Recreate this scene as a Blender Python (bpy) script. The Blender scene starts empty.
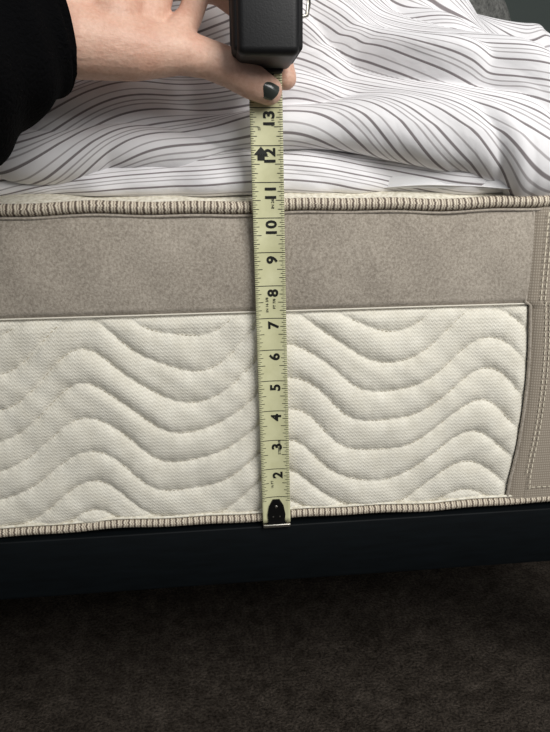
import bpy, bmesh, math, numpy as np
from mathutils import Vector, Matrix
S=0.0254; ZF=11.0
sc=bpy.context.scene
try:
    sc.view_settings.view_transform='Standard'
except Exception: pass
def C(p):
    a=np.array(p,float).copy(); a[...,2]+=ZF; return a*S

# ---------------------------------------------------------------- helpers
def new_obj(name,verts,faces,mat=None,parent=None,smooth=True,uv=None,convert=True):
    v=C(verts) if convert else np.array(verts,float)
    me=bpy.data.meshes.new(name)
    me.from_pydata(v.tolist(),[],[tuple(int(i) for i in f) for f in faces])
    if smooth: me.polygons.foreach_set('use_smooth',[True]*len(me.polygons))
    if uv is not None:
        l=me.uv_layers.new(name='UVMap')
        idx=np.zeros(len(me.loops),int); me.loops.foreach_get('vertex_index',idx)
        l.data.foreach_set('uv',np.asarray(uv,float)[idx].ravel())
    me.update()
    o=bpy.data.objects.new(name,me); sc.collection.objects.link(o)
    if mat: me.materials.append(mat)
    if parent: o.parent=parent
    return o
def empty(name):
    o=bpy.data.objects.new(name,None); sc.collection.objects.link(o); return o
def grid_faces(nu,nv):
    i=np.arange(nu-1)[:,None]*nv+np.arange(nv-1)[None,:]
    i=i.ravel()
    return np.stack([i,i+nv,i+nv+1,i+1],1)
def box(name,x0,x1,y0,y1,z0,z1,mat,parent=None,bev=0.0,seg=3):
    bm=bmesh.new(); bmesh.ops.create_cube(bm,size=1)
    for v in bm.verts:
        v.co=Vector(((x0+x1)/2+v.co.x*(x1-x0),(y0+y1)/2+v.co.y*(y1-y0),(z0+z1)/2+ZF+v.co.z*(z1-z0)))*S
    if bev: bmesh.ops.bevel(bm,geom=bm.edges[:],offset=bev*S,segments=seg,affect='EDGES',profile=0.5)
    me=bpy.data.meshes.new(name); bm.to_mesh(me); bm.free()
    if bev: me.polygons.foreach_set('use_smooth',[True]*len(me.polygons))
    o=bpy.data.objects.new(name,me); sc.collection.objects.link(o); me.materials.append(mat)
    if parent:o.parent=parent
    return o
def srgb(r,g,b):
    f=lambda c:(c/255/12.92 if c<=10 else ((c/255+.055)/1.055)**2.4)
    return (f(r),f(g),f(b),1)
class M:
    def __init__(s,name,col=(128,128,128),rough=.8,metal=0,spec=.3):
        s.m=bpy.data.materials.new(name); s.m.use_nodes=True
        s.n=s.m.node_tree.nodes; s.l=s.m.node_tree.links
        s.b=s.n['Principled BSDF']; s.b.inputs['Base Color'].default_value=srgb(*col)
        s.b.inputs['Roughness'].default_value=rough; s.b.inputs['Metallic'].default_value=metal
        s.b.inputs['Specular IOR Level'].default_value=spec
    def node(s,t,**k):
        n=s.n.new(t)
        for a,b in k.items(): setattr(n,a,b)
        return n
    def coord(s,kind='Object',scale=(1,1,1)):
        t=s.node('ShaderNodeTexCoord'); mp=s.node('ShaderNodeMapping'); mp.inputs['Scale'].default_value=scale
        s.l.new(t.outputs[kind],mp.inputs[0]); return mp.outputs[0]
    def noise(s,vec,scale,detail=4,rough=.5):
        n=s.node('ShaderNodeTexNoise'); n.inputs['Scale'].default_value=scale; n.inputs['Detail'].default_value=detail
        n.inputs['Roughness'].default_value=rough; s.l.new(vec,n.inputs['Vector']); return n.outputs['Fac']
    def ramp(s,fac,stops,interp='LINEAR'):
        r=s.node('ShaderNodeValToRGB'); r.color_ramp.interpolation=interp
        e=r.color_ramp.elements
        while len(e)<len(stops): e.new(0.5)
        for i,(p,c) in enumerate(stops):
            e[i].position=p; e[i].color=srgb(*c) if len(c)==3 else c
        s.l.new(fac,r.inputs[0]); return r.outputs[0]
    def math(s,op,a,b=None):
        n=s.node('ShaderNodeMath',operation=op)
        for i,x in enumerate((a,b)):
            if x is None: continue
            if isinstance(x,(int,float)): n.inputs[i].default_value=x
            else: s.l.new(x,n.inputs[i])
        return n.outputs[0]
    def color(s,out): s.l.new(out,s.b.inputs['Base Color'])
    def mix(s,fac,a,b,mode='MIX'):
        n=s.node('ShaderNodeMix',data_type='RGBA',blend_type=mode)
        for k,x in ((0,fac),(6,a),(7,b)):
            if isinstance(x,(int,float,tuple)): n.inputs[k].default_value=x
            else: s.l.new(x,n.inputs[k])
        return n.outputs[2]
    def bump(s,h,strength=.3,dist=.001,chain=None):
        b=s.node('ShaderNodeBump'); b.inputs['Strength'].default_value=strength; b.inputs['Distance'].default_value=dist
        s.l.new(h,b.inputs['Height'])
        if chain is not None: s.l.new(chain,b.inputs['Normal'])
        s.l.new(b.outputs[0],s.b.inputs['Normal']); return b.outputs[0]
    def sep(s,vec):
        n=s.node('ShaderNodeSeparateXYZ'); s.l.new(vec,n.inputs[0]); return n.outputs

# ---------------------------------------------------------------- materials
cream=M('cream_knit_fabric',(228,221,200),.9)
v=cream.coord('UV'); sx=cream.sep(v)
wx=cream.math('PINGPONG',sx[0],.07)
ch=cream.math('FRACT',cream.math('MULTIPLY',cream.math('ADD',sx[1],wx),8.2))
chh=cream.math('PINGPONG',ch,.5)
kn=cream.noise(v,1.6,5,.65)
knf=cream.noise(v,28,2)
base=cream.ramp(kn,[(.3,(224,219,204)),(.7,(241,237,224))])
col=cream.mix(cream.math('MULTIPLY',chh,.6),base,srgb(178,169,150))
cream.color(col)
bh=cream.math('ADD',chh,cream.math('MULTIPLY',knf,.8)); cream.bump(bh,.5,.0010)
cream.b.inputs['Sheen Weight'].default_value=.15
creamtop=M('cream_top_fabric',(226,220,204),.9)
v=creamtop.coord('Object'); n=creamtop.noise(v,330,3)
creamtop.color(creamtop.ramp(n,[(.35,(206,199,180)),(.6,(232,227,212))])); creamtop.bump(n,.5,.0012)
sue=M('taupe_suede',(150,137,119),.95)
v=sue.coord('Object')
a=sue.noise(v,14,6,.7); b=sue.noise(v,520,3,.75)
c1=sue.ramp(a,[(.32,(142,132,119)),(.5,(158,148,134)),(.68,(174,164,150))])
c2=sue.mix(.45,c1,sue.ramp(b,[(.32,(102,94,84)),(.7,(212,202,188))]))
sue.color(c2); sue.bump(b,.45,.0008); sue.b.inputs['Sheen Weight'].default_value=.25
cor=M('taupe_corner_mesh',(166,150,128),.85)
v=cor.coord('UV'); sx=cor.sep(v)
h1=cor.math('PINGPONG',cor.math('MULTIPLY',sx[0],14),.5); h2=cor.math('PINGPONG',cor.math('MULTIPLY',sx[1],11),.5)
hh=cor.math('MULTIPLY',h1,h2)
cor.color(cor.ramp(hh,[(.0,(140,129,115)),(.2,(178,168,153))])); cor.bump(hh,.5,.001)
pip=M('striped_piping_cord',(190,170,140),.75)
v=pip.coord('UV'); sx=pip.sep(v)
wob_=pip.noise(v,2.5,2)
t=pip.math('FRACT',pip.math('MULTIPLY',pip.math('ADD',sx[0],pip.math('MULTIPLY',wob_,.12)),5.2))
nz=pip.noise(v,14,3,.7)
pip.color(pip.mix(pip.math('MULTIPLY',nz,.4),pip.ramp(t,[(0,(78,65,58)),(.26,(84,70,63)),(.34,(220,210,189)),(.56,(230,220,200)),(.63,(146,130,115)),(.71,(142,126,111)),(.79,(220,210,189)),(.93,(208,197,177)),(1,(78,65,58))]),srgb(166,152,134)))
pip.bump(pip.math('PINGPONG',pip.math('MULTIPLY',t,2.0),.5),.4,.0008)
thread=M('cream_thread',(225,216,194),.8)
black=M('black_plastic',(14,14,15),.5,0,.35)
v=black.coord('Object'); black.bump(black.noise(v,900,2),.3,.0003)
rub=M('black_rubber_grip',(18,18,19),.7)
steel=M('brushed_steel',(190,186,176),.35,1)
dkst=M('blackened_steel',(28,28,28),.35,.6,.5)
ink=M('black_print',(26,26,22),.6)
blade=M('yellow_blade_paint',(196,194,132),.42,0,.4)
v=blade.coord('Object'); n=blade.noise(v,60,4,.6)
blade.color(blade.ramp(n,[(.3,(202,200,158)),(.7,(218,216,176))]))
frm=M('painted_black_bed_frame',(5,8,10),.6,0,.15)
v=frm.coord('Object',(8,60,60)); n=frm.noise(v,4,5)
frm.color(frm.ramp(n,[(.3,(4,7,9)),(.7,(8,13,16))])); frm.bump(n,.15,.0005)
duv=M('striped_cotton',(226,223,220),.9)
v=duv.coord('UV'); sx=duv.sep(v)
t=duv.math('FRACT',duv.math('MULTIPLY',sx[1],1/.76))
W=(233,231,232); L=(130,123,124); L2=(172,167,168)
st=duv.ramp(t,[(0,L),(.05,L),(.07,W),(.21,W),(.225,L2),(.25,L2),(.265,W),(.34,W),(.355,L2),(.38,L2),(.395,W),(.50,W),(.515,L),(.56,L),(.575,W),(.72,W),(.735,L2),(.76,L2),(.775,W),(.98,W)])
duv.color(st)
wv=duv.noise(duv.coord('UV',(1,1,1)),40,2); big=duv.noise(duv.coord('UV',(.35,.9,1)),1.1,4,.5)
nb=duv.bump(big,.5,.008); duv.bump(wv,.15,.0005,chain=nb)
duv.b.inputs['Sheen Weight'].default_value=.1
plain=M('white_cotton',(228,227,227),.9)
v=plain.coord('Object'); plain.bump(plain.noise(v,25,4),.4,.004)
fle=M('grey_fleece',(92,92,88),1)
v=fle.coord('Object'); n=fle.noise(v,130,5,.7)
fle.color(fle.ramp(n,[(.3,(78,79,76)),(.7,(150,149,144))])); fle.bump(n,1,.006)
skin=M('skin',(205,160,138),.5,0,.35)
v=skin.coord('Object'); a=skin.noise(v,45,4,.6); b=skin.noise(v,420,4,.65)
skin.color(skin.mix(.22,skin.ramp(a,[(.3,(202,154,132)),(.7,(222,184,162))]),skin.ramp(b,[(.3,(172,122,104)),(.7,(232,198,178))])))
n1=skin.bump(skin.noise(skin.coord('Object',(1,1,2.2)),110,4,.6),.4,.0018); skin.bump(b,.4,.0005,chain=n1)
skin.b.inputs['Subsurface Weight'].default_value=.1; skin.b.inputs['Subsurface Scale'].default_value=.004
skin.b.inputs['Subsurface Radius'].default_value=(1,.4,.25)
nail=M('dark_nail_polish',(58,62,58),.22,0,.6)
slv=M('black_knit_sleeve',(7,7,8),1,0,.05)
v=slv.coord('Object'); n=slv.noise(v,500,3); slv.bump(n,.8,.002)
flo=M('dark_brown_grey_carpet',(60,56,52),1,0,.02)
v=flo.coord('Object'); g=flo.noise(v,300,3,.75); g2=flo.noise(v,18,6,.7); g3=flo.noise(v,70,4,.7)
cc=flo.ramp(g2,[(.3,(76,69,62)),(.7,(116,107,98))])
cc=flo.mix(.8,cc,flo.ramp(g,[(.35,(88,86,84)),(.65,(255,252,248))]),'MULTIPLY')
flo.color(flo.mix(.6,cc,flo.ramp(g3,[(.35,(135,132,130)),(.65,(255,255,255))]),'MULTIPLY')); flo.bump(g,1,.006)
wal=M('grey_green_wall_paint',(118,126,120),.9)
v=wal.coord('Object'); wal.bump(wal.noise(v,200,3),.1,.001)

# ---------------------------------------------------------------- room
box('floor',-90,80,-80,92,-11.6,-11,flo.m)
box('wall_back',-90,80,88,92,-11,90,wal.m)

# ---------------------------------------------------------------- bed frame
bf=empty('bed_frame')
box('front_rail',-64,17,-.36,.75,-2.2,-.09,frm.m,bf,.05)
box('side_rail',15.9,17,.75,74,-2.2,-.09,frm.m,bf,.05)
box('platform',-63,15.9,.75,74,-.9,-.35,frm.m,bf)
for i,(x_,y_) in enumerate(((15,-.1),(-63.5,-.1),(15,72),(-63.5,72))):
    box('corner_leg_%d'%i,x_,x_+1.8,y_,y_+1.8,-11,-2.2,frm.m,bf,.05)

# ---------------------------------------------------------------- mattress
mat_=empty('mattress')
XC=11.6; RC=3.2; ZT=10.34
def path(s):
    s=np.asarray(s,float); x=np.where(s<XC,s,0); y=np.zeros_like(s); nx=np.zeros_like(s); ny=-np.ones_like(s)
    La=RC*math.pi/2
    th=np.clip((s-XC)/RC,0,math.pi/2)
    m=s>=XC
    x=np.where(m,XC+RC*np.sin(th),x); y=np.where(m,RC-RC*np.cos(th),y)
    nx=np.where(m,np.sin(th),nx); ny=np.where(m,-np.cos(th),ny)
    y=np.where(s>XC+La,RC+(s-XC-La),y)
    return x,y,nx,ny
def sweep(name,s,z,off,mat,parent):
    x,y,nx,ny=path(s)
    P=np.stack([x+nx*off,y+ny*off,z],-1).reshape(-1,3)
    uv=np.stack([s,z],-1).reshape(-1,2)
    return new_obj(name,P,grid_faces(*s.shape),mat,parent,uv=uv)
def edge(z):
    return 8.24+.24*np.sin(np.clip((z-1)/7,0,1)*math.pi)-.12*np.clip((2.6-z)/2.4,0,1)**2
SE=8.15; ZS=7.16; AMP=.84; SP=1.06; lam=6.3
xs=np.concatenate([np.linspace(-60,-13,250,endpoint=False),np.linspace(-13,8.2,520)])
zs=np.linspace(.12,ZS,210)
X,Z=np.meshgrid(xs,zs,indexing='ij')
E=edge(Z); 
sgrid=np.where(X>0,X*E/8.2,X)
wob=.10*np.sin(X*.9+Z*.7)+.09*np.sin(X*2.3-Z*1.1)
ph=(Z-AMP*np.cos(2*np.pi*(X-.35)/lam+.12*np.sin(Z*.8))-.12*np.cos(4*np.pi*(X-.35)/lam)+wob*.6)/SP+.18
f=ph-np.floor(ph)
puff=1-np.abs(2*f-1)**2.6
ed=np.clip(np.minimum(np.minimum(ZS-Z,Z-.1)/.45,(E-sgrid)/.45),0,1)
ed=1-(1-ed)**2
wr=.018*np.sin(X*5.1+3*np.sin(Z*1.3))*np.sin(Z*4+X)+.02*np.sin(X*1.9+Z*2.3)
puck=.008*np.sin(X*2*np.pi/.34+np.floor(ph)*2.1+2*np.sin(X*.7))*np.exp(-(np.minimum(f,1-f)/.2)**2)
dep=.125+.015*np.sin(X*.7+Z)
off=.0+ed*(.05+dep*puff+wr+puck+.05*np.sin(Z/ZS*np.pi))
sweep('quilted_border',sgrid,Z,off,cream.m,mat_)
vs=[];fs=[]
def stitch(s,z,ds,dz,o,w=.018):
    L=math.hypot(ds,dz); px,pz=-dz/L*w,ds/L*w
    k=len(vs)
    for a,b in ((0,0),(1,0),(1,1),(0,1)):
        ss=s+ds*a+px*(b*2-1); zz=z+dz*a+pz*(b*2-1)
        x,y,nx,ny=path(ss); vs.append([float(x+nx*o),float(y+ny*o),zz])
    fs.append((k,k+1,k+2,k+3))
def zline(kk,x):
    z=kk*SP
    for _ in range(6):
        w=.10*math.sin(x*.9+z*.7)+.09*math.sin(x*2.3-z*1.1)
        z=(kk-.18)*SP+AMP*math.cos(2*math.pi*(x-.35)/lam+.12*math.sin(z*.8))+.12*math.cos(4*math.pi*(x-.35)/lam)-w*.6
    return z
for kk in range(-1,10):
    x=-13.
    while x<8.0:
        z0=zline(kk,x); z1=zline(kk,x+.07)
        if .35<z0<ZS-.3:
            g=float(edge(z0))/8.2 if x>0 else 1
            o_=.05+.05*math.sin(z0/ZS*math.pi)+.02*math.sin(x*1.9+z0*2.3)+.014
            if x*g<edge(z0)-.3: stitch(x*g,z0,.07*g,z1-z0,o_,.012)
        x+=.13
new_obj('quilt_stitching',vs,fs,M('quilt_thread',(184,175,155),.9).m,mat_,smooth=False)
xs=np.concatenate([np.linspace(-60,-13,60,endpoint=False),np.linspace(-13,SE+.05,260)])
zs=np.linspace(ZS-.02,ZT-.07,50)
X,Z=np.meshgrid(xs,zs,indexing='ij')
g=(Z-ZS)/(ZT-.07-ZS)
off=.10+.14*np.sin(np.clip(g,0,1)*np.pi)**.6+.02*np.sin(X*.8)+.012*np.sin(X*3+Z*2)
off=np.where(g<.06,off*np.clip(g/.06,0,1)**.5+.02,off)
sweep('suede_border',X,Z,off,sue.m,mat_)
def eg(Z): return np.where(Z>ZS,SE,edge(Z))
u=np.linspace(0,1,260)**1.5; zs=np.linspace(.12,ZT-.07,90)
U,Z=np.meshgrid(u,zs,indexing='ij'); E=eg(Z)
Sg=E+8.5*U
d=Sg-E
off=.08+.14*(1-np.exp(-d/.12))*1-.03*np.exp(-((d-.52)/.05)**2)+.10*np.sin(Z/10.4*np.pi)*np.clip(d/.5,0,1)
sweep('corner_panel',Sg,Z,off,cor.m,mat_)
u=np.linspace(16.2,80,80); zs=np.linspace(.12,ZT-.07,30)
U,Z=np.meshgrid(u,zs,indexing='ij'); sweep('side_border',U,Z,np.full_like(U,.08),cor.m,mat_)
vs=[];fs=[]
for dd in (.42,.56):
    z=.7
    while z<9.95:
        s0=float(eg(np.array(z)))+dd+.25*max(0,(2-z)/2)**2
        if dd>.5 or z>1.2: stitch(s0,z,0.004,.13,.335,.014)
        z+=.2
s=8.9
while s<15:
    stitch(s,.75,.13,0,.32,.014); s+=.2
new_obj('corner_stitching',vs,fs,thread.m,mat_,smooth=False)
def tube(name,pts,r,mat,parent,n=12,closed=False,uvs=None,caps=True):
    pts=np.array(pts,float); N=len(pts); r=np.broadcast_to(np.asarray(r,float),(N,))
    T=np.gradient(pts,axis=0); T/=np.linalg.norm(T,axis=1)[:,None]
    ref=np.array([0,0,1.]) if abs(T[:,2]).mean()<.8 else np.array([0,1.,0])
    A=np.cross(T,ref); A/=np.linalg.norm(A,axis=1)[:,None]; B=np.cross(A,T)
    th=np.linspace(0,2*np.pi,n+1)
    P=pts[:,None]+r[:,None,None]*(A[:,None]*np.cos(th)[None,:,None]+B[:,None]*np.sin(th)[None,:,None])
    L=np.concatenate([[0],np.cumsum(np.linalg.norm(np.diff(pts,axis=0),axis=1))])
    uv=np.stack(np.broadcast_arrays(L[:,None],th[None]),-1).reshape(-1,2)
    fc=[tuple(q) for q in grid_faces(N,n+1)]
    if caps: fc+= [tuple(range(n)),tuple((N-1)*(n+1)+i for i in range(n))]
    return new_obj(name,P.reshape(-1,3),fc,mat,parent,uv=uv)
s=np.concatenate([np.linspace(-60,-13,150,endpoint=False),np.linspace(-13,17,800),np.linspace(17.1,80,200)])
x,y,nx,ny=path(s)
for nm,zc,r,o in (('top_piping',ZT,.18,.14),('bottom_piping',.17,.145,.12)):
    wv=.03*np.sin(s*.9)+.02*np.sin(s*2.1)
    tube(nm,np.stack([x+nx*o,y+ny*o,zc+wv],1),r,pip.m,mat_,16)
    zz=zc-.24 if zc>5 else zc+.2
    tube(nm+'_tape',np.stack([x+nx*(o+.02),y+ny*(o+.02),zz+wv],1),.05,sue.m if zc>5 else creamtop.m,mat_,8)
tube('panel_seam',[(a,-.12-.01*math.sin(a),ZS+.0) for a in np.linspace(-60,8.2,300)],.03,M('seam_cord',(216,210,196),.9).m,mat_,8)
zz=np.linspace(.3,10.1,120); ee=eg(zz)
tube('corner_seam_roll',np.stack([ee,-.14+0*zz,zz],1),.055,sue.m,mat_,8)
us=np.concatenate([np.linspace(-60,-14,50,endpoint=False),np.linspace(-14,17,280),np.linspace(17.3,80,60)])
k=np.linspace(0,1,30)
U,K=np.meshgrid(us,k,indexing='ij')
inn=K**1.3*3.0; zt=ZT+.65*np.sin(np.clip(K,0,1)*np.pi/2)**.8+.03*np.sin(U*1.6)*np.sin(K*6)
sweep('top_panel_edge',U,zt,.05-inn,creamtop.m,mat_)
box('core',-60,XC+RC-.25,.25,73,.0,ZT-.02,creamtop.m,mat_)
box('top_panel',-60,XC+RC-2.5,2.2,72,ZT-.02,10.97,creamtop.m,mat_)

# ---------------------------------------------------------------- duvet
dv=empty('striped_duvet')
def catmull(P,n):
    P=np.array(P,float); P=np.vstack([2*P[0]-P[1],P,2*P[-1]-P[-2]]); out=[]
    m=len(P)-3; ts=np.linspace(0,m-1e-6,n)
    i=ts.astype(int); t=(ts-i)[:,None]
    p0,p1,p2,p3=P[i],P[i+1],P[i+2],P[i+3]
    return .5*((2*p1)+(-p0+p2)*t+(2*p0-5*p1+4*p2-p3)*t*t+(-p0+3*p1-3*p2+p3)*t**3)
def vnoise(x,y,seed):
    rs=np.random.RandomState(seed); G=rs.rand(128,128)*2-1
    xi=np.floor(x).astype(int); yi=np.floor(y).astype(int); fx=x-xi; fy=y-yi
    def w(t): return t*t*t*(t*(6*t-15)+10)
    g=lambda a,b:G[a%128,b%128]
    u_=w(fx);v_=w(fy)
    return (g(xi,yi)*(1-u_)+g(xi+1,yi)*u_)*(1-v_)+(g(xi,yi+1)*(1-u_)+g(xi+1,yi+1)*u_)*v_
def arch(x):
    return 2.6*np.exp(-((x+1.5)/6.5)**2)-1.0-.10*np.clip(x-6,0,99)
def layer(name,prof_fn,xr,nx_,nv,amp,tilt,seed,mat,small=1.,creases=(),fade=9,phase=0,big_=.9):
    xs=np.linspace(*xr,nx_); P=np.zeros((nx_,nv,3)); SL=np.zeros((nx_,nv))
    for i,x in enumerate(xs):
        q=catmull(prof_fn(x),nv); P[i,:,0]=x; P[i,:,1]=q[:,0]; P[i,:,2]=q[:,1]
        SL[i,1:]=np.cumsum(np.hypot(np.diff(q[:,0]),np.diff(q[:,1])))
    X=P[:,:,0]; V=np.linspace(0,1,nv)[None,:]+0*X
    T=SL-tilt*arch(X)
    dX=np.gradient(P,axis=0); dV=np.gradient(P,axis=1); N=np.cross(dX,dV); N/=np.linalg.norm(N,axis=2)[:,:,None]+1e-9
    if N[nx_//2,nv//3,1]>0: N=-N
    wx_=vnoise(X/6+3,T/4+9,seed+11); wy_=vnoise(X/5+7,T/3+1,seed+12)
    T2=T+1.3*wy_; X2=X+1.5*wx_
    b1=vnoise(X2/5.5+5,T2/2.3+2,seed); b2=vnoise(X2/3.6+1,T2/1.15+8,seed+1); b3=vnoise(X2/2.2+4,T2/.62+3,seed+2)
    msk=.5+.5*vnoise(X/4,T/3,seed+5)
    sab=lambda q,e:np.sqrt(q*q+e)
    D=amp*(1.6*(sab(b1,.006)-.3)+.85*small*(sab(b2,.006)-.3)*(.4+msk)+.20*small*(sab(b3,.01)-.3)*msk+big_*vnoise(X/6,SL/2.8,seed+8))
    for (x0,s0,x1,s1,dep,wd) in creases:
        L_=math.hypot(x1-x0,s1-s0); ux,us_=(x1-x0)/L_,(s1-s0)/L_
        al=(X-x0)*ux+(SL-s0)*us_; pe=-(X-x0)*us_+(SL-s0)*ux+.35*np.sin(al*.8)
        win=1/(1+np.exp(-(al)/.6))/(1+np.exp((al-L_)/.6))
        D-=dep*win*np.exp(-np.abs(pe)/wd); D+=dep*.9*win*np.exp(-((pe-wd*2.4)/(wd*1.8))**2)
    D*=np.clip(V*fade,0,1)
    P=P+N*D[:,:,None]
    uv=np.stack([X,T+phase+.08*np.sin(X*.8+seed)+.16*b1+.08*b2],-1).reshape(-1,2)
    return new_obj(name,P.reshape(-1,3),grid_faces(nx_,nv),mat,dv,uv=uv)
def prof_lower(x):
    lift=.25*math.sin(x*.35+1)+.12*math.sin(x*.9)
    fr=.16*math.sin(x*.6)+.09*math.sin(x*1.7+1)+.04*math.sin(x*3.9)
    y0=.55+fr
    zb=10.67+.14*(y0-.2)
    return [(y0+.25,zb-.02),(y0,zb),(y0-.16,zb+.22),(y0-.10,zb+.66+lift*.2),(y0+.25,11.95+lift*.4),(y0+1.1,12.3+lift*.5),(4.0,12.5),(8,12.3)]
layer('lower_fold',prof_lower,(-40,16),800,180,.28,.3,3,duv.m,.8,fade=3.2)
def sst(a,b,x):
    t=min(1,max(0,(x-a)/(b-a))); return t*t*(3-2*t)
def prof_upper(x):
    H=22.4-6.2*sst(4.0,12,x)-1.2*sst(11,18,x)
    lip=11.95+.40*math.sin(x*.45+.5)+.12*math.sin(x*1.1)-.10*max(0,(x-3))/3
    fr=.3*math.sin(x*.4+2)-.25
    k=(H-12)/9.5
    return [(4.0,12.5),(1.7+fr,lip+.1),(.95+fr,lip+.0),(.62+fr,lip+.55),(.95+fr,lip+1.6),(2.3+fr,12+3.8*k),(4.6,12+5.7*k),(7.2,12+7.5*k),(10.2,12+9.1*k),(13,12+9.5*k),(15.5,12+7.5*k),(17,12+3*k),(17.5,11.8)]
layer('upper_fold',prof_upper,(-40,18),1000,480,.78,.75,21,duv.m,.9,
   creases=((-1.0,3.4,9.5,2.0,.34,.34),(-9,5.6,-1,3.4,.36,.40),(1.5,7.0,9.,4.4,.42,.42),(4,9.5,10,6.0,.34,.36),(6,3.6,12,3.0,.32,.30)),big_=1.0)
def prof_back(x):
    H=21.2-3.2*sst(5.8,9.8,x)-2.0*sst(11,17,x)
    k=(H-11.5)
    b=.6*math.sin(x*.5)
    return [(10.0+b,11.6),(9.4+b,11.5+k*.25),(9.6+b,11.5+k*.6),(10.8+b,11.5+k*.85),(13,11.5+k),(15.5,11.5+k*.97),(18.5,11.5+k*.6),(19.6,11.5+k*.2),(19.8,11.4)]
layer('back_fold',prof_back,(-30,22),700,300,.5,1.2,33,duv.m,.9,creases=((6,3,16,5,.3,.3),))
def prof_flap(x):
    k=sst(2.6,8.5,x); q=1.3*(1-sst(1.5,5.0,x))
    r_=.09*math.sin(x*1.3)+.04*math.sin(x*3.1)
    return [(2.8+q,11.2),(.80-.4*k+q,10.93),(.45-.58*k+r_+q,10.74),(.28-.62*k+r_+q,10.70-.06*k),(.20-.60*k+r_+q,10.82-.05*k),(.28-.5*k+r_+q,11.12+.06*math.sin(x*1.9)),(.55-.2*k+q,11.5+.12*math.sin(x*.9)),(1.1+q,11.8),(3.5+q,12.0)]
layer('turned_back_edge',prof_flap,(1.6,16.5),360,120,.24,0,5,plain.m,1.0,fade=2.5)

def fl(u,v):
    th=u*2*math.pi; ph_=v*math.pi/2
    r=1+.10*math.sin(3*th+2)+.06*math.sin(7*th+v*5)
    return (13.2+5.4*r*math.cos(th)*math.cos(ph_)**.6,25.5+4.2*r*math.sin(th)*math.cos(ph_)**.6,11.3+13.5*math.sin(ph_)**.8*(1+.05*math.sin(5*th+8*v)))
nu,nv=120,60
Pf=[fl(i/(nu-1),j/(nv-1)) for i in range(nu) for j in range(nv)]
new_obj('grey_fleece_blanket',Pf,grid_faces(nu,nv),fle.m)

# ---------------------------------------------------------------- tape measure
tm=empty('tape_measure')
HW=.46
def by(z): return -.42-.034*max(0,z-7)
def bx(z): return -.013*z
def bladeP(w,z,o=0):
    return (bx(z)+w*HW*2, by(z)-.07*(2*w)**2+.03-o, z)
ws=np.linspace(-.5,.5,13); zs=np.linspace(.08,14.4,90)
bl=new_obj('blade',[bladeP(w,z) for z in zs for w in ws],grid_faces(len(zs),len(ws)),blade.m,tm)
m=bl.modifiers.new('s','SOLIDIFY'); m.thickness=.012*S; m.offset=0
vs=[];fs=[]
def quad(w0,w1,z0,z1,o=.014):
    n=max(1,int(abs(w1-w0)/.12)); 
    for i in range(n):
        a=w0+(w1-w0)*i/n; b=w0+(w1-w0)*(i+1)/n; k=len(vs)
        vs.extend([bladeP(a,z0,o),bladeP(b,z0,o),bladeP(b,z1,o),bladeP(a,z1,o)]); fs.append((k,k+1,k+2,k+3))
for i in range(14,14*16):
    z=i/16
    if i%8==0: L=.26; h=.010
    elif i%4==0: L=.20; h=.009
    elif i%2==0: L=.15; h=.008
    else: L=.10; h=.007
    if i%16==0: quad(-.5,.5,z-.011,z+.011)
    else:
        quad(-.5,-.5+L,z-h,z+h); quad(.5-L,.5,z-h,z+h)
new_obj('graduations',vs,fs,ink.m,tm,smooth=False)
tv=[];tf=[]
def text(s,size,zc,wc,bold=.02):
    cu=bpy.data.curves.new('t','FONT'); cu.body=s; cu.size=size; cu.offset=bold*size; cu.align_x='CENTER'; cu.resolution_u=3; cu.fill_mode='FRONT'
    o=bpy.data.objects.new('t',cu); sc.collection.objects.link(o)
    dg=bpy.context.evaluated_depsgraph_get(); me=bpy.data.meshes.new_from_object(o.evaluated_get(dg))
    k=len(tv); ys=[v_.co.y for v_ in me.vertices]; cy=(min(ys)+max(ys))/2
    for v_ in me.vertices:
        tv.append(bladeP(wc-(v_.co.y-cy),zc+v_.co.x,.016))
    for p in me.polygons: tf.append(tuple(k+i for i in p.vertices))
    bpy.data.objects.remove(o); bpy.data.curves.remove(cu); bpy.data.meshes.remove(me)
for n_ in range(2,15):
    text(str(n_),.47,n_-(.22 if n_<10 else .30),.08,.035)
for s_,z_,w_ in (('1F',12.45,-.22),('IN 26',10.4,.14),('FT 7/8',7.45,.12),('IN 16 3/8',7.42,-.12),('STEEL 9/0',2.75,.17),('16 FT',1.45,-.12),('1F 1',12.6,.2)):
    text(s_,.12,z_,w_,.02)
k=len(tv)
for w_,z_ in ((-.32,11.62),(-.05,11.62),(-.05,11.78),(.07,11.78),(-.185,12.0),(-.44,11.78),(-.32,11.78)):
    tv.append(bladeP(w_*.85-.03,z_-.02,.017))
tf.append((k,k+1,k+2,k+6)); tf.append((k+5,k+3,k+4))
new_obj('numerals',tv,tf,ink.m,tm,smooth=False)
hk=[(-.50,-.06),(-.36,-.02),(-.30,.14),(-.32,.40),(-.26,.70),(-.12,.92),(.12,.92),(.26,.70),(.32,.40),(.30,.14),(.36,-.02),(.50,-.06)]
hv=[];hf=[]
for o_ in (.02,.06):
    for w_,z_ in hk: hv.append(bladeP(w_,z_,o_))
n_=len(hk); hf.append(tuple(range(n_,2*n_))); hf.append(tuple(range(n_-1,-1,-1)))
for i in range(n_): hf.append((i,(i+1)%n_,(i+1)%n_+n_,i+n_))
new_obj('end_hook_plate',hv,hf,dkst.m,tm,smooth=False)
box('end_hook_lip',-.46,.46,-.52,-.38,-.08,.04,steel.m,tm,.03)
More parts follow.
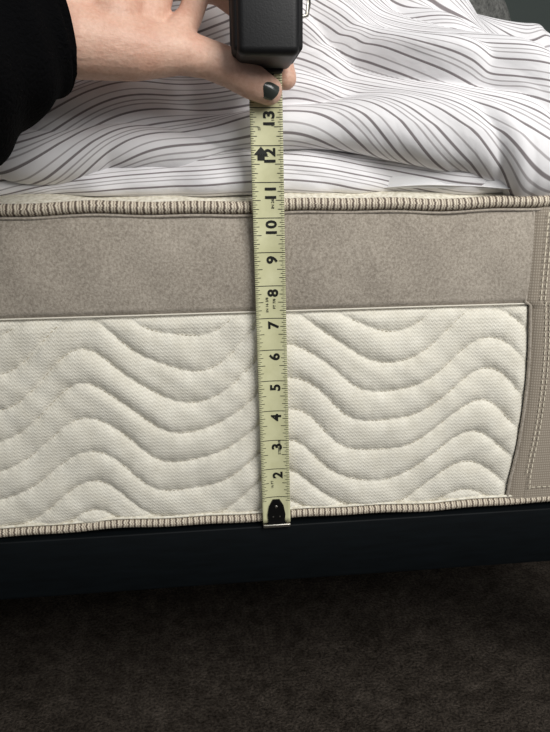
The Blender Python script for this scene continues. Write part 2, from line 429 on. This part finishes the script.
def disc(name,w,z,r,mat):
    bm=bmesh.new(); bmesh.ops.create_uvsphere(bm,u_segments=16,v_segments=8,radius=1)
    p=C(np.array(bladeP(w,z,.06)))
    for v_ in bm.verts: v_.co=Vector((p[0]+v_.co.x*r*S,p[1]+v_.co.y*r*.4*S,p[2]+v_.co.z*r*S))
    me=bpy.data.meshes.new(name); bm.to_mesh(me); bm.free(); me.polygons.foreach_set('use_smooth',[True]*len(me.polygons))
    o=bpy.data.objects.new(name,me); sc.collection.objects.link(o); me.materials.append(mat); o.parent=tm
disc('rivet_1',-.12,.30,.055,steel.m);disc('rivet_2',.12,.30,.055,steel.m);disc('rivet_3',0,.66,.06,steel.m)
cx0,cx1=-1.13,.60
box('case_body',cx0+.08,cx1-.08,-2.7,-.62,13.95,17.0,black.m,tm,.20,5)
box('case_side_a',cx0,cx0+.35,-2.6,-.75,14.05,16.9,rub.m,tm,.14,4)
box('case_side_b',cx1-.35,cx1,-2.6,-.75,14.05,16.9,rub.m,tm,.14,4)
box('mouth_guard',-.80,.30,-.95,-.5,13.86,14.2,rub.m,tm,.08,3)
for i,yy in enumerate((-2.2,)):
    tube('belt_clip',[(cx1-.05,yy,16.6),(cx1+.16,yy,16.5),(cx1+.2,yy,15.9),(cx1+.19,yy,15.2),(cx1+.14,yy,14.95),(cx1-.05,yy,14.9)],.055,steel.m,tm,10)

# ---------------------------------------------------------------- hand
arm=empty('hand_with_sleeve')
balls=[]
def chain(pts,step=.07):
    for (p,r),(q,s_) in zip(pts[:-1],pts[1:]):
        p=np.array(p,float);q=np.array(q,float); n=max(2,int(np.linalg.norm(q-p)/step))
        for i in range(n+1):
            t=i/n; balls.append((p+(q-p)*t,r+(s_-r)*t))
wr_=(-5.9,-2.2,14.75)
chain([((-7.9,-3.6,14.0),1.0),(wr_,.95)],.15)
idx=[((-3.1,-.9,16.1),.47),((-1.35,.10,16.15),.42),((-.15,.22,15.3),.36),((.30,-.06,14.35),.35),((.44,-.18,13.82),.32)]
mid=[((-3.1,-.7,17.0),.48),((-1.3,.35,17.35),.39),((.5,.15,17.3),.35),((1.1,-.55,17.1),.32),((1.12,-.9,17.0),.29)]
rng=[((-3.4,-.8,17.9),.46),((-1.7,.3,18.3),.37),((.0,.1,18.1),.33),((.75,-.6,17.9),.30),((.8,-.9,17.8),.27)]
pnk=[((-3.9,-1.1,18.6),.42),((-2.6,-.2,19.1),.33),((-1.3,-.2,19.1),.29),((-.6,-.7,18.8),.26),((-.5,-.9,18.7),.24)]
for c_ in (idx,mid,rng,pnk): chain(c_)
chain([((-5.6,-2.1,14.8),.85),idx[0]]); chain([((-5.6,-2.1,15.1),.85),mid[0]]); chain([((-5.7,-2.1,15.5),.8),rng[0]]); chain([((-5.8,-2.1,15.7),.75),pnk[0]])
th_=[((-5.0,-2.1,14.35),.88),((-3.6,-1.9,14.20),.74),((-2.45,-1.6,14.22),.56),((-1.75,-1.35,14.10),.49),((-1.15,-1.25,13.90),.50),((-.60,-1.12,13.60),.46),((-.12,-1.0,13.38),.38)]
chain(th_,.06)
chain([((-3.3,-1.6,14.7),.45),((-3.0,-1.15,15.6),.45)]); chain([((-2.5,-1.5,14.6),.42),((-2.15,-1.0,15.2),.34),((-1.9,-.6,15.9),.34)]); chain([((-4.0,-1.8,14.9),.7),((-3.4,-1.1,16.0),.5)])
ico=bmesh.new(); bmesh.ops.create_icosphere(ico,subdivisions=3,radius=1); iv=np.array([v_.co[:] for v_ in ico.verts]); jf=np.array([[v_.index for v_ in f_.verts] for f_ in ico.faces]); ico.free()
AV=[];AF=[]
for i,(p,r) in enumerate(balls):
    AV.append(p+iv*r); AF.append(jf+i*len(iv))
hand=new_obj('hand',np.concatenate(AV),np.concatenate(AF),skin.m,arm)
m=hand.modifiers.new('r','REMESH'); m.mode='VOXEL'; m.voxel_size=.055*S; m.use_smooth_shade=True
m=hand.modifiers.new('s','SMOOTH'); m.factor=.6; m.iterations=7
def nail_at(name,c,axis,nrm,L,Wd):
    c=np.array(c);a=np.array(axis,float);a/=np.linalg.norm(a);n=np.array(nrm,float);n-=a*(n@a);n/=np.linalg.norm(n);b=np.cross(a,n)
    P=[];nu,nv=16,12
    for i in range(nu):
        for j in range(nv):
            u_=-1+2*i/(nu-1); w_=-1+2*j/(nv-1)
            uu=u_*math.sqrt(1-w_*w_*.35); ww=w_*math.sqrt(1-u_*u_*.35)
            P.append(c+a*uu*L+b*ww*Wd+n*(.06-.16*ww*ww*1.2-.05*uu*uu))
    o=new_obj(name,P,grid_faces(nu,nv),nail.m,arm)
    m=o.modifiers.new('s','SOLIDIFY'); m.thickness=.03*S
nail_at('thumb_nail',(-.17,-1.37,13.42),(.85,.15,-.45),(.15,-1,.15),.30,.25)
def sleeve():
    pts=np.array([(-5.65,-2.1,14.8),(-6.0,-2.35,14.65),(-7.0,-3.1,14.0),(-8.7,-4.3,12.9),(-11.7,-6.8,11.4),(-16.7,-11.3,9.3)])
    n=80; c=catmull(pts,n); rr=np.interp(np.linspace(0,5,n),[0,1,2,3,4,5],[1.42,1.55,1.95,2.3,2.5,2.8])
    T=np.gradient(c,axis=0);T/=np.linalg.norm(T,axis=1)[:,None]
    A=np.cross(T,[0,0,1.]);A/=np.linalg.norm(A,axis=1)[:,None];B=np.cross(A,T)
    m_=64;th=np.linspace(0,2*np.pi,m_)
    L=np.linspace(0,5,n)[:,None]
    R_=rr[:,None]*(1+.03*np.sin(3*th[None]+L*2)+.035*np.sin(L*9+2*np.sin(th)[None])*np.clip(L,0,1)+.015*np.sin(5*th[None]+L*4))
    P=c[:,None]+R_[:,:,None]*(A[:,None]*np.cos(th)[None,:,None]+B[:,None]*np.sin(th)[None,:,None]*1.05)
    o=new_obj('sleeve',P.reshape(-1,3),grid_faces(n,m_),slv.m,arm)
    m=o.modifiers.new('s','SOLIDIFY'); m.thickness=.14*S; m.offset=-1
sleeve()

# ---------------------------------------------------------------- lights
def area(name,loc,target,size,power,col,sy=None):
    l=bpy.data.lights.new(name,'AREA'); l.energy=power; l.color=col; l.size=size*S; 
    if sy: l.shape='RECTANGLE'; l.size_y=sy*S
    o=bpy.data.objects.new(name,l); sc.collection.objects.link(o)
    o.location=C(np.array(loc,float)); d=Vector(C(np.array(target,float)))-o.location
    o.rotation_euler=d.to_track_quat('-Z','Y').to_euler()
area('window_light',(22,-36,36),(3,0,7),28,16.5,(1,.985,.96))
area('front_fill',(0,-60,50),(0,5,8),60,6,(.96,.98,1))  # broad fill added in front to soften the key, not an actual lamp
w=bpy.data.worlds.new('world'); sc.world=w; w.use_nodes=True
w.node_tree.nodes['Background'].inputs[0].default_value=(.85,.9,.95,1); w.node_tree.nodes['Background'].inputs[1].default_value=.18

# ---------------------------------------------------------------- camera
p,yw,r=.265,.099,-.013
fw=np.array([math.sin(yw)*math.cos(p),math.cos(yw)*math.cos(p),-math.sin(p)]); r0=np.array([math.cos(yw),-math.sin(yw),0]); u0=np.cross(r0,fw)
rt=r0*math.cos(r)+u0*math.sin(r); up=-r0*math.sin(r)+u0*math.cos(r)
cam=bpy.data.cameras.new('camera'); co=bpy.data.objects.new('camera',cam); sc.collection.objects.link(co)
loc=C(np.array([-1.897,-19.619,10.723]))
co.matrix_world=Matrix(((rt[0],up[0],-fw[0],loc[0]),(rt[1],up[1],-fw[1],loc[1]),(rt[2],up[2],-fw[2],loc[2]),(0,0,0,1)))
cam.sensor_fit='VERTICAL'; cam.sensor_height=24; cam.lens=640/732*24; cam.clip_start=.01
sc.camera=co
